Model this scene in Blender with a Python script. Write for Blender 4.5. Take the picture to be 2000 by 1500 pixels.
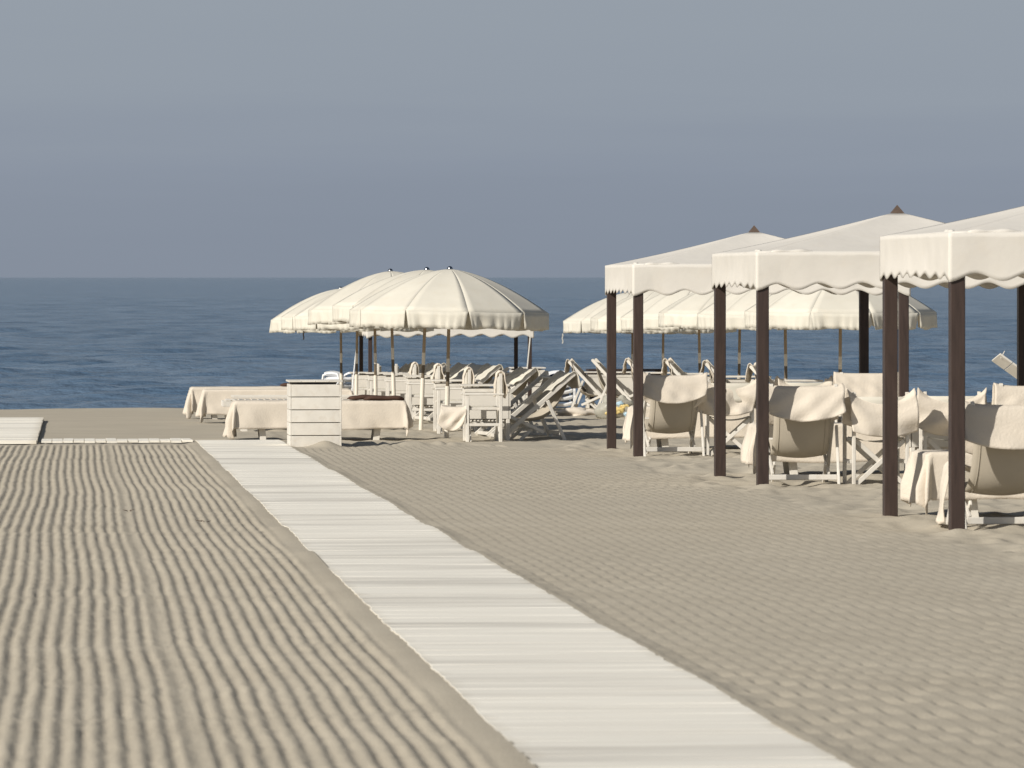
import bpy, bmesh, math, random
import numpy as np
from mathutils import Vector, Matrix

random.seed(7)
rnd = random.Random(11)
for o in list(bpy.data.objects):
    bpy.data.objects.remove(o)
SC = bpy.context.scene
COL = SC.collection
R = math.radians

# ------------------------------------------------------------------ camera
CAM_Z = 2.84                                   # above sea level (z = 0)
cam_d = bpy.data.cameras.new('camera')
cam = bpy.data.objects.new('camera', cam_d)
COL.objects.link(cam)
cam.location = (0, 0, CAM_Z)
cam.rotation_euler = (R(90), 0, R(-4.915))     # +Y runs along the boardwalk to the sea
cam_d.sensor_width = 36
cam_d.lens = 180
cam_d.shift_y = -0.1045
cam_d.clip_start = 0.5
cam_d.clip_end = 60000
cam_d.dof.use_dof = True
cam_d.dof.focus_distance = 66
cam_d.dof.aperture_fstop = 10
SC.camera = cam

# ------------------------------------------------------------------ light
SUN = Vector((-1.30, -1.08, 1.0)).normalized()  # direction towards the sun
sun_elev = math.asin(SUN.z)
sun_az = math.atan2(SUN.x, SUN.y)               # from +Y, clockwise to +X
sd = bpy.data.lights.new('sun', 'SUN')
sd.energy = 4.75
sd.angle = R(0.55)
sd.color = (1.0, 0.95, 0.865)
so = bpy.data.objects.new('sun', sd)
COL.objects.link(so)
so.rotation_euler = SUN.to_track_quat('Z', 'Y').to_euler()
so.location = (-30, -50, 40)

world = bpy.data.worlds.new('World')
SC.world = world
world.use_nodes = True
wn, wl = world.node_tree.nodes, world.node_tree.links
wn.clear()
w_out = wn.new('ShaderNodeOutputWorld')
sky = wn.new('ShaderNodeTexSky')
sky.sky_type = 'NISHITA'
sky.sun_disc = False
sky.sun_elevation = sun_elev
sky.sun_rotation = sun_az
sky.dust_density = 1.5
sky.air_density = 1.0
bg_sky = wn.new('ShaderNodeBackground')
bg_sky.inputs['Strength'].default_value = 0.05
wl.new(sky.outputs[0], bg_sky.inputs['Color'])
# a bank of grey-blue sea haze along the whole horizon
tc = wn.new('ShaderNodeTexCoord')
sep = wn.new('ShaderNodeSeparateXYZ')
wl.new(tc.outputs['Generated'], sep.inputs[0])
mp = wn.new('ShaderNodeMapping')
mp.inputs['Scale'].default_value = (5, 5, 70)
wl.new(tc.outputs['Generated'], mp.inputs['Vector'])
nz = wn.new('ShaderNodeTexNoise')
nz.inputs['Scale'].default_value = 1.6
nz.inputs['Detail'].default_value = 4
wl.new(mp.outputs[0], nz.inputs['Vector'])
nm = wn.new('ShaderNodeMath'); nm.operation = 'MULTIPLY_ADD'
nm.inputs[1].default_value = 0.018
nm.inputs[2].default_value = -0.009
wl.new(nz.outputs['Fac'], nm.inputs[0])
ad = wn.new('ShaderNodeMath'); ad.operation = 'ADD'
wl.new(sep.outputs['Z'], ad.inputs[0]); wl.new(nm.outputs[0], ad.inputs[1])
mr = wn.new('ShaderNodeMapRange')
mr.inputs['From Min'].default_value = 0.0
mr.inputs['From Max'].default_value = 0.08
wl.new(ad.outputs[0], mr.inputs['Value'])
cr = wn.new('ShaderNodeValToRGB')
cr.color_ramp.elements[0].position = 0.0
cr.color_ramp.elements[0].color = (0.236, 0.273, 0.336, 1)
cr.color_ramp.elements[1].position = 1.0
cr.color_ramp.elements[1].color = (0.320, 0.362, 0.408, 1)
e = cr.color_ramp.elements.new(0.19); e.color = (0.250, 0.287, 0.350, 1)
e = cr.color_ramp.elements.new(0.27); e.color = (0.262, 0.300, 0.364, 1)
e = cr.color_ramp.elements.new(0.45); e.color = (0.293, 0.333, 0.388, 1)
wl.new(mr.outputs[0], cr.inputs['Fac'])
bg_haze = wn.new('ShaderNodeBackground')
wl.new(cr.outputs['Color'], bg_haze.inputs['Color'])
mr2 = wn.new('ShaderNodeMapRange')
mr2.interpolation_type = 'SMOOTHSTEP'
mr2.inputs['From Min'].default_value = 0.06
mr2.inputs['From Max'].default_value = 0.55
wl.new(sep.outputs['Z'], mr2.inputs['Value'])
mixw = wn.new('ShaderNodeMixShader')
wl.new(mr2.outputs[0], mixw.inputs['Fac'])
wl.new(bg_haze.outputs[0], mixw.inputs[1])
wl.new(bg_sky.outputs[0], mixw.inputs[2])
wl.new(mixw.outputs[0], w_out.inputs['Surface'])

SC.view_settings.view_transform = 'Standard'
SC.view_settings.look = 'None'
SC.view_settings.exposure = 0.0
SC.view_settings.gamma = 1.0
SC.view_settings.use_curve_mapping = False
SC.cycles.max_bounces = 6
SC.cycles.use_denoising = True

# ------------------------------------------------------------------ helpers
def vnoise(x, y, seed=0):
    """value noise in about [-1, 1] for numpy arrays"""
    x = np.asarray(x, dtype=np.float64); y = np.asarray(y, dtype=np.float64)
    xi = np.floor(x).astype(np.int64); yi = np.floor(y).astype(np.int64)
    xf = x - xi; yf = y - yi
    xf = xf * xf * (3 - 2 * xf); yf = yf * yf * (3 - 2 * yf)
    def h(a, b):
        n = (a * 374761393 + b * 668265263 + seed * 1274126177) & 0x7fffffff
        n = ((n ^ (n >> 13)) * 1274126177) & 0x7fffffff
        n = n ^ (n >> 16)
        return (n & 0xffff) / 32767.5 - 1.0
    a = h(xi, yi); b = h(xi + 1, yi); c = h(xi, yi + 1); d = h(xi + 1, yi + 1)
    return (a * (1 - xf) + b * xf) * (1 - yf) + (c * (1 - xf) + d * xf) * yf

def fbm(x, y, seed=0, oct=3):
    s = 0; a = 1.0; t = 0
    for k in range(oct):
        s = s + a * vnoise(x * 2 ** k, y * 2 ** k, seed + 17 * k); t += a; a *= 0.5
    return s / t

def sstep(a, b, x):
    t = np.clip((x - a) / (b - a), 0, 1)
    return t * t * (3 - 2 * t)

PROF_Y = np.array([-80, 0, 85, 92, 98, 103, 106.5, 109, 114, 140, 400.])
PROF_D = np.array([0.95, 1.657, 2.395, 2.50, 2.60, 2.69, 2.755, 2.82, 3.0, 4.2, 12.])

def ground_base(y):
    return CAM_Z - np.interp(y, PROF_Y, PROF_D)

def gz(x, y):
    """height of the sand under an object"""
    return float(ground_base(y))

WALK0, WALK1 = 1.70, 2.86                       # boardwalk edges in X

def walk_wave(y):
    """gentle sag and swell of the roll-out planks"""
    y = np.asarray(y, dtype=np.float64)
    w = 0.004 * np.sin(y * 0.83 + 0.4) + 0.0025 * np.sin(y * 1.9 + 2.0) + 0.003 * vnoise(y * 0.7, y * 0, 5)
    for c, a, s in ((36.6, 0.012, 0.5), (41.2, 0.012, 0.5), (56.0, 0.004, 0.8), (62.0, 0.004, 0.8)):
        w = w + a * np.tanh((y - c) / -s) * np.exp(-((y - c) / (3 * s)) ** 2)
    return w

MATS = {}
def principled(name):
    m = bpy.data.materials.new(name); m.use_nodes = True
    nt = m.node_tree
    return m, nt.nodes, nt.links, nt.nodes['Principled BSDF']

def mat(name, col, rough=0.7, var=0.12, scale=6.0, bump=0.0, bscale=60.0, obvar=0.0, stretch=(1, 1, 1), spec=0.3, dark=None, darkamt=0.0, transl=0.0):
    """principled with noise-varied colour, optional bump, per-object tint and stains"""
    m, N, L, P = principled(name)
    P.inputs['Roughness'].default_value = rough
    P.inputs['Specular IOR Level'].default_value = spec
    t = N.new('ShaderNodeTexCoord')
    mpn = N.new('ShaderNodeMapping'); mpn.inputs['Scale'].default_value = stretch
    L.new(t.outputs['Object'], mpn.inputs['Vector'])
    oi = N.new('ShaderNodeObjectInfo')
    addv = N.new('ShaderNodeVectorMath'); addv.operation = 'ADD'
    sc_ = N.new('ShaderNodeVectorMath'); sc_.operation = 'SCALE'
    comb = N.new('ShaderNodeCombineXYZ')
    L.new(oi.outputs['Random'], comb.inputs[0]); L.new(oi.outputs['Random'], comb.inputs[1])
    L.new(comb.outputs[0], sc_.inputs[0]); sc_.inputs['Scale'].default_value = 37.0
    L.new(mpn.outputs[0], addv.inputs[0]); L.new(sc_.outputs[0], addv.inputs[1])
    n1 = N.new('ShaderNodeTexNoise'); n1.inputs['Scale'].default_value = scale; n1.inputs['Detail'].default_value = 5
    L.new(addv.outputs[0], n1.inputs['Vector'])
    rmp = N.new('ShaderNodeMapRange')
    rmp.inputs['From Min'].default_value = 0.25; rmp.inputs['From Max'].default_value = 0.75
    rmp.inputs['To Min'].default_value = 1 - var; rmp.inputs['To Max'].default_value = 1 + var * 0.5
    L.new(n1.outputs['Fac'], rmp.inputs['Value'])
    last = rmp.outputs[0]
    if obvar:
        r2 = N.new('ShaderNodeMapRange')
        r2.inputs['To Min'].default_value = 1 - obvar; r2.inputs['To Max'].default_value = 1 + obvar * 0.4
        L.new(oi.outputs['Random'], r2.inputs['Value'])
        mm = N.new('ShaderNodeMath'); mm.operation = 'MULTIPLY'
        L.new(last, mm.inputs[0]); L.new(r2.outputs[0], mm.inputs[1]); last = mm.outputs[0]
    vm = N.new('ShaderNodeVectorMath'); vm.operation = 'SCALE'
    vm.inputs[0].default_value = col
    L.new(last, vm.inputs['Scale'])
    cout = vm.outputs[0]
    if dark is not None:
        n2 = N.new('ShaderNodeTexNoise'); n2.inputs['Scale'].default_value = scale * 2.3; n2.inputs['Detail'].default_value = 6
        L.new(addv.outputs[0], n2.inputs['Vector'])
        r3 = N.new('ShaderNodeMapRange')
        r3.inputs['From Min'].default_value = 0.52; r3.inputs['From Max'].default_value = 0.75
        r3.inputs['To Max'].default_value = darkamt
        L.new(n2.outputs['Fac'], r3.inputs['Value'])
        mx = N.new('ShaderNodeMix'); mx.data_type = 'RGBA'
        L.new(r3.outputs[0], mx.inputs['Factor']); L.new(cout, mx.inputs['A']); mx.inputs['B'].default_value = (*dark, 1)
        cout = mx.outputs['Result']
    L.new(cout, P.inputs['Base Color'])
    if bump:
        n3 = N.new('ShaderNodeTexNoise'); n3.inputs['Scale'].default_value = bscale; n3.inputs['Detail'].default_value = 4
        L.new(addv.outputs[0], n3.inputs['Vector'])
        b = N.new('ShaderNodeBump'); b.inputs['Strength'].default_value = 1.0; b.inputs['Distance'].default_value = bump
        L.new(n3.outputs['Fac'], b.inputs['Height']); L.new(b.outputs[0], P.inputs['Normal'])
    if transl:
        tr = N.new('ShaderNodeBsdfTranslucent'); L.new(cout, tr.inputs['Color'])
        ms = N.new('ShaderNodeMixShader'); ms.inputs[0].default_value = transl
        L.new(P.outputs[0], ms.inputs[1]); L.new(tr.outputs[0], ms.inputs[2])
        L.new(ms.outputs[0], N['Material Output'].inputs['Surface'])
    MATS[name] = m
    return m

M_WHITE = mat('white_painted_wood', (0.70, 0.665, 0.60), 0.55, 0.10, 5, 0.0015, 40, 0.08, (1, 1, 1), 0.3, (0.52, 0.45, 0.36), 0.35)
M_PANEL = mat('cream_board', (0.68, 0.645, 0.58), 0.6, 0.06, 4, 0.0006, 60, 0.05)
M_CANVAS = mat('cream_canvas', (0.70, 0.665, 0.575), 0.9, 0.07, 3, 0.0012, 25, 0.06, (1, 1, 1), 0.1, (0.62, 0.55, 0.43), 0.25, 0.06)
M_TENT = mat('white_tent_canvas', (0.71, 0.675, 0.615), 0.9, 0.05, 2.5, 0.004, 7, 0.03, (1, 1, 1), 0.1, (0.68, 0.62, 0.53), 0.25, 0.05)
M_TOWEL = mat('cream_towelling', (0.69, 0.62, 0.525), 0.95, 0.08, 5, 0.004, 45, 0.08, (1, 1, 1), 0.05)
M_SLING = mat('beige_canvas_sling', (0.475, 0.425, 0.345), 0.9, 0.07, 4, 0.001, 70, 0.05, (1, 1, 1), 0.1, None, 0, 0.05)
M_BROWN = mat('dark_brown_wood', (0.052, 0.034, 0.028), 0.5, 0.35, 6, 0.001, 40, 0.08, (6, 6, 0.6), 0.4)
M_POLE = mat('pale_pole_wood', (0.40, 0.31, 0.21), 0.5, 0.15, 5, 0.0, 30, 0.10, (3, 3, 0.6))
M_DARK = mat('dark_shade_and_strap_brown', (0.16, 0.125, 0.085), 0.5, 0.15, 5)  # painted canopy shade on the poles; plain brown of strap and bin liner
M_SLEEVE = mat('white_pole_sleeve', (0.78, 0.72, 0.62), 0.45, 0.08, 5)
M_CAP = mat('weathered_cap_wood', (0.12, 0.085, 0.065), 0.6, 0.3, 9)
M_CUSH = mat('brown_cushion_cloth', (0.075, 0.040, 0.028), 0.9, 0.25, 8, 0.003, 40)
M_PLASTIC = mat('white_plastic', (0.82, 0.83, 0.84), 0.35, 0.04, 3, 0, 1, 0.03)
M_NAVY = mat('navy_cloth', (0.012, 0.018, 0.055), 0.7, 0.2, 6)
M_METAL = bpy.data.materials.new('dark_finial_metal'); M_METAL.use_nodes = True
_p = M_METAL.node_tree.nodes['Principled BSDF']
_p.inputs['Base Color'].default_value = (0.35, 0.36, 0.38, 1); _p.inputs['Metallic'].default_value = 1; _p.inputs['Roughness'].default_value = 0.25
M_YELLOW = mat('pale_yellow_plastic', (0.80, 0.62, 0.26), 0.5, 0.15, 8)
M_BLUE = mat('pale_blue_plastic', (0.42, 0.58, 0.68), 0.5, 0.15, 8)
M_BAG = mat('thin_clear_bag', (0.62, 0.60, 0.52), 0.35, 0.2, 8, 0.01, 12, 0, (1, 1, 1), 0.5, None, 0, 0.4)
M_ROPE = mat('pale_rope', (0.62, 0.60, 0.55), 0.9, 0.1, 20)

# weathered whitewashed planks: grain along X
def plank_material():
    m, N, L, P = principled('whitewashed_plank')
    P.inputs['Roughness'].default_value = 0.75
    P.inputs['Specular IOR Level'].default_value = 0.2
    t = N.new('ShaderNodeTexCoord'); oi = N.new('ShaderNodeObjectInfo')
    mpn = N.new('ShaderNodeMapping'); mpn.inputs['Scale'].default_value = (1.3, 38, 38)
    L.new(t.outputs['Object'], mpn.inputs['Vector'])
    comb = N.new('ShaderNodeCombineXYZ'); L.new(oi.outputs['Random'], comb.inputs[0]); L.new(oi.outputs['Random'], comb.inputs[2])
    sc_ = N.new('ShaderNodeVectorMath'); sc_.operation = 'SCALE'; sc_.inputs['Scale'].default_value = 91.0
    L.new(comb.outputs[0], sc_.inputs[0])
    av = N.new('ShaderNodeVectorMath'); av.operation = 'ADD'
    L.new(mpn.outputs[0], av.inputs[0]); L.new(sc_.outputs[0], av.inputs[1])
    n1 = N.new('ShaderNodeTexNoise'); n1.inputs['Scale'].default_value = 1.0; n1.inputs['Detail'].default_value = 6; n1.inputs['Roughness'].default_value = 0.65
    L.new(av.outputs[0], n1.inputs['Vector'])
    r1 = N.new('ShaderNodeValToRGB')
    r1.color_ramp.elements[0].position = 0.28; r1.color_ramp.elements[0].color = (0.75, 0.705, 0.62, 1)
    r1.color_ramp.elements[1].position = 0.56; r1.color_ramp.elements[1].color = (0.82, 0.79, 0.71, 1)
    L.new(n1.outputs['Fac'], r1.inputs['Fac'])
    r2 = N.new('ShaderNodeMapRange'); r2.inputs['To Min'].default_value = 0.965; r2.inputs['To Max'].default_value = 1.02
    L.new(oi.outputs['Random'], r2.inputs['Value'])
    vm = N.new('ShaderNodeVectorMath'); vm.operation = 'SCALE'
    L.new(r1.outputs['Color'], vm.inputs[0]); L.new(r2.outputs[0], vm.inputs['Scale'])
    # windblown sand dusted over the ends and in patches
    geo = N.new('ShaderNodeNewGeometry')
    sepn = N.new('ShaderNodeSeparateXYZ'); L.new(t.outputs['Object'], sepn.inputs[0])
    ab = N.new('ShaderNodeMath'); ab.operation = 'ABSOLUTE'; L.new(sepn.outputs['X'], ab.inputs[0])
    n2 = N.new('ShaderNodeTexNoise'); n2.inputs['Scale'].default_value = 2.2; n2.inputs['Detail'].default_value = 6
    L.new(geo.outputs['Position'], n2.inputs['Vector'])
    ma = N.new('ShaderNodeMath'); ma.operation = 'MULTIPLY_ADD'; ma.inputs[1].default_value = 0.30
    L.new(n2.outputs['Fac'], ma.inputs[0]); L.new(ab.outputs[0], ma.inputs[2])
    r3 = N.new('ShaderNodeMapRange'); r3.inputs['From Min'].default_value = 0.68; r3.inputs['From Max'].default_value = 0.82; r3.inputs['To Max'].default_value = 0.55
    L.new(ma.outputs[0], r3.inputs['Value'])
    mx = N.new('ShaderNodeMix'); mx.data_type = 'RGBA'
    L.new(r3.outputs[0], mx.inputs['Factor']); L.new(vm.outputs[0], mx.inputs['A']); mx.inputs['B'].default_value = (0.52, 0.46, 0.36, 1)
    mpb = N.new('ShaderNodeMapping'); mpb.inputs['Scale'].default_value = (0.10, 0.85, 0.0)
    L.new(geo.outputs['Position'], mpb.inputs['Vector'])
    nb_ = N.new('ShaderNodeTexNoise'); nb_.inputs['Scale'].default_value = 1.0; nb_.inputs['Detail'].default_value = 5; nb_.inputs['Roughness'].default_value = 0.7
    L.new(mpb.outputs[0], nb_.inputs['Vector'])
    rb_ = N.new('ShaderNodeValToRGB')
    rb_.color_ramp.elements[0].position = 0.36; rb_.color_ramp.elements[0].color = (0.79, 0.78, 0.77, 1)
    rb_.color_ramp.elements[1].position = 0.50; rb_.color_ramp.elements[1].color = (1.06, 1.055, 1.045, 1)
    L.new(nb_.outputs['Fac'], rb_.inputs['Fac'])
    mul = N.new('ShaderNodeMix'); mul.data_type = 'RGBA'; mul.blend_type = 'MULTIPLY'; mul.inputs['Factor'].default_value = 1.0
    L.new(mx.outputs['Result'], mul.inputs['A']); L.new(rb_.outputs['Color'], mul.inputs['B'])
    L.new(mul.outputs['Result'], P.inputs['Base Color'])
    b = N.new('ShaderNodeBump'); b.inputs['Distance'].default_value = 0.002
    L.new(n1.outputs['Fac'], b.inputs['Height']); L.new(b.outputs[0], P.inputs['Normal'])
    return m
M_PLANK = plank_material()

def sand_material():
    m, N, L, P = principled('beach_sand')
    P.inputs['Roughness'].default_value = 0.95
    P.inputs['Specular IOR Level'].default_value = 0.1
    geo = N.new('ShaderNodeNewGeometry')
    n1 = N.new('ShaderNodeTexNoise'); n1.inputs['Scale'].default_value = 0.9; n1.inputs['Detail'].default_value = 7; n1.inputs['Roughness'].default_value = 0.6
    L.new(geo.outputs['Position'], n1.inputs['Vector'])
    r = N.new('ShaderNodeValToRGB')
    r.color_ramp.elements[0].position = 0.3; r.color_ramp.elements[0].color = (0.435, 0.388, 0.308, 1)
    r.color_ramp.elements[1].position = 0.7; r.color_ramp.elements[1].color = (0.490, 0.440, 0.352, 1)
    L.new(n1.outputs['Fac'], r.inputs['Fac'])
    # grains
    n2 = N.new('ShaderNodeTexNoise'); n2.inputs['Scale'].default_value = 140; n2.inputs['Detail'].default_value = 3
    L.new(geo.outputs['Position'], n2.inputs['Vector'])
    rg = N.new('ShaderNodeMapRange'); rg.inputs['From Min'].default_value = 0.3; rg.inputs['From Max'].default_value = 0.7
    rg.inputs['To Min'].default_value = 0.90; rg.inputs['To Max'].default_value = 1.08
    L.new(n2.outputs['Fac'], rg.inputs['Value'])
    vm = N.new('ShaderNodeVectorMath'); vm.operation = 'SCALE'
    L.new(r.outputs['Color'], vm.inputs[0]); L.new(rg.outputs[0], vm.inputs['Scale'])
    # damp sand at the waterline
    sp = N.new('ShaderNodeSeparateXYZ'); L.new(geo.outputs['Position'], sp.inputs[0])
    ny = N.new('ShaderNodeMath'); ny.operation = 'MULTIPLY_ADD'; ny.inputs[1].default_value = 2.0
    L.new(n1.outputs['Fac'], ny.inputs[0]); L.new(sp.outputs['Y'], ny.inputs[2])
    rw = N.new('ShaderNodeMapRange'); rw.inputs['From Min'].default_value = 106.0; rw.inputs['From Max'].default_value = 108.5; rw.inputs['To Max'].default_value = 0.8
    L.new(ny.outputs[0], rw.inputs['Value'])
    mx = N.new('ShaderNodeMix'); mx.data_type = 'RGBA'
    L.new(rw.outputs[0], mx.inputs['Factor']); L.new(vm.outputs[0], mx.inputs['A']); mx.inputs['B'].default_value = (0.17, 0.14, 0.10, 1)
    L.new(mx.outputs['Result'], P.inputs['Base Color'])
    n3 = N.new('ShaderNodeTexNoise'); n3.inputs['Scale'].default_value = 55; n3.inputs['Detail'].default_value = 5
    L.new(geo.outputs['Position'], n3.inputs['Vector'])
    b = N.new('ShaderNodeBump'); b.inputs['Distance'].default_value = 0.006; b.inputs['Strength'].default_value = 0.8
    L.new(n3.outputs['Fac'], b.inputs['Height']); L.new(b.outputs[0], P.inputs['Normal'])
    return m
M_SAND = sand_material()

def sea_material():
    m, N, L, P = principled('sea_water')
    P.inputs['IOR'].default_value = 1.33
    geo = N.new('ShaderNodeNewGeometry')
    P.inputs['Roughness'].default_value = 0.2
    P.inputs['Specular IOR Level'].default_value = 0.14
    # dark and light ripple streaks: wave reflections put into the base colour
    mpp = N.new('ShaderNodeMapping'); mpp.inputs['Scale'].default_value = (0.16, 0.10, 1.0)
    L.new(geo.outputs['Position'], mpp.inputs['Vector'])
    npn = N.new('ShaderNodeTexNoise'); npn.inputs['Scale'].default_value = 1.0; npn.inputs['Detail'].default_value = 6; npn.inputs['Roughness'].default_value = 0.7
    L.new(mpp.outputs[0], npn.inputs['Vector'])
    rc = N.new('ShaderNodeValToRGB')
    rc.color_ramp.elements[0].position = 0.35; rc.color_ramp.elements[0].color = (0.056, 0.106, 0.176, 1)
    rc.color_ramp.elements[1].position = 0.65; rc.color_ramp.elements[1].color = (0.135, 0.198, 0.280, 1)
    L.new(npn.outputs['Fac'], rc.inputs['Fac']); L.new(rc.outputs['Color'], P.inputs['Base Color'])
    mp1 = N.new('ShaderNodeMapping'); mp1.inputs['Scale'].default_value = (0.7, 1.3, 1.0)
    L.new(geo.outputs['Position'], mp1.inputs['Vector'])
    n1 = N.new('ShaderNodeTexNoise'); n1.inputs['Scale'].default_value = 1.9; n1.inputs['Detail'].default_value = 4; n1.inputs['Roughness'].default_value = 0.62
    L.new(mp1.outputs[0], n1.inputs['Vector'])
    b = N.new('ShaderNodeBump'); b.inputs['Distance'].default_value = 0.20; b.inputs['Strength'].default_value = 1.0
    L.new(n1.outputs['Fac'], b.inputs['Height']); L.new(b.outputs[0], P.inputs['Normal'])
    return m
M_SEA = sea_material()

class MB:
    """collects shapes in one bmesh; build() links it as one mesh object"""
    def __init__(self): self.bm = bmesh.new()
    def _place(self, verts, M): bmesh.ops.transform(self.bm, matrix=M, verts=verts)
    def box(self, c, s, bev=0.004, M=None):
        r = bmesh.ops.create_cube(self.bm, size=1.0); vs = r['verts']
        bmesh.ops.scale(self.bm, vec=s, verts=vs)
        T = Matrix.Translation(c)
        if M is not None: T = T @ M
        if bev:
            es = list({e for v in vs for e in v.link_edges})
            rb = bmesh.ops.bevel(self.bm, geom=es, offset=min(bev, min(s) * 0.35), segments=1, affect='EDGES')
            vs = list({v for f in rb['faces'] for v in f.verts} | {v for v in vs if v.is_valid})
        self._place(vs, T)
        return self
    def beam(self, p0, p1, w, t, bev=0.004, side=(1, 0, 0), over=0.0):
        p0 = Vector(p0); p1 = Vector(p1); d = p1 - p0; ln = d.length; d.normalize()
        s = Vector(side); s = (s - d * s.dot(d)).normalized(); u = d.cross(s)
        M = Matrix((( s.x, u.x, d.x, 0), (s.y, u.y, d.y, 0), (s.z, u.z, d.z, 0), (0, 0, 0, 1)))
        return self.box((p0 + p1) / 2, (w, t, ln + over), bev, M)
    def tube(self, p0, p1, r0, r1=None, n=10):
        r1 = r0 if r1 is None else r1
        p0 = Vector(p0); p1 = Vector(p1); d = p1 - p0; ln = d.length
        r = bmesh.ops.create_cone(self.bm, cap_ends=True, segments=n, radius1=r0, radius2=r1, depth=ln)
        q = d.to_track_quat('Z', 'Y').to_matrix().to_4x4()
        self._place(r['verts'], Matrix.Translation((p0 + p1) / 2) @ q)
        return self
    def ball(self, c, r, sc=(1, 1, 1), u=12, v=8):
        k = bmesh.ops.create_uvsphere(self.bm, u_segments=u, v_segments=v, radius=r)
        self._place(k['verts'], Matrix.Translation(c) @ Matrix.Diagonal((*sc, 1)))
        return self
    def grid(self, fn, nu, nv):
        vs = [[self.bm.verts.new(fn(i / nu, j / nv)) for i in range(nu + 1)] for j in range(nv + 1)]
        for j in range(nv):
            for i in range(nu):
                try: self.bm.faces.new((vs[j][i], vs[j][i + 1], vs[j + 1][i + 1], vs[j + 1][i]))
                except ValueError: pass
        return self
    def build(self, name, m, parent=None, smooth=False, solid=0.0):
        me = bpy.data.meshes.new(name)
        bmesh.ops.remove_doubles(self.bm, verts=self.bm.verts, dist=1e-5)
        bmesh.ops.recalc_face_normals(self.bm, faces=self.bm.faces)
        self.bm.to_mesh(me); self.bm.free()
        me.materials.append(m)
        if smooth: me.polygons.foreach_set('use_smooth', [True] * len(me.polygons))
        o = bpy.data.objects.new(name, me); COL.objects.link(o)
        if parent is not None: o.parent = parent
        if solid:
            md = o.modifiers.new('thickness', 'SOLIDIFY'); md.thickness = solid; md.offset = 0
        return o

def empty(name, loc=(0, 0, 0), rz=0.0):
    o = bpy.data.objects.new(name, None); COL.objects.link(o)
    o.location = loc; o.rotation_euler = (0, 0, rz); o.empty_display_size = 0.2
    return o

def tag(o, label, cat, group=None):
    o['label'] = label; o['category'] = cat
    if group: o['group'] = group
    return o

def copy_tree(o, parent=None):
    c = o.copy(); COL.objects.link(c); c.parent = parent
    for ch in o.children:
        copy_tree(ch, c)
    return c

PROTO = {}
def place(kind, maker, loc, rz, label, cat, group=None, tilt=(0, 0)):
    """first use keeps the built thing itself, later uses copy it part by part"""
    if kind not in PROTO:
        o = maker(); PROTO[kind] = o
    else:
        o = copy_tree(PROTO[kind])
    o.location = loc; o.rotation_euler = (tilt[0], tilt[1], rz)
    return tag(o, label, cat, group)

def mesh_from_grid(name, V, nx, ny, m, kind=None):
    me = bpy.data.meshes.new(name)
    idx = np.arange(nx * ny).reshape(ny, nx)
    F = np.stack([idx[:-1, :-1], idx[:-1, 1:], idx[1:, 1:], idx[1:, :-1]], -1).reshape(-1, 4)
    me.vertices.add(len(V)); me.vertices.foreach_set('co', V.astype(np.float32).ravel())
    me.loops.add(F.size); me.loops.foreach_set('vertex_index', F.astype(np.int32).ravel())
    me.polygons.add(len(F)); me.polygons.foreach_set('loop_start', (np.arange(len(F)) * 4).astype(np.int32))
    me.polygons.foreach_set('use_smooth', np.ones(len(F), dtype=bool))
    me.update(calc_edges=True); me.materials.append(m)
    o = bpy.data.objects.new(name, me); COL.objects.link(o)
    if kind: o['kind'] = kind
    return o

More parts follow.
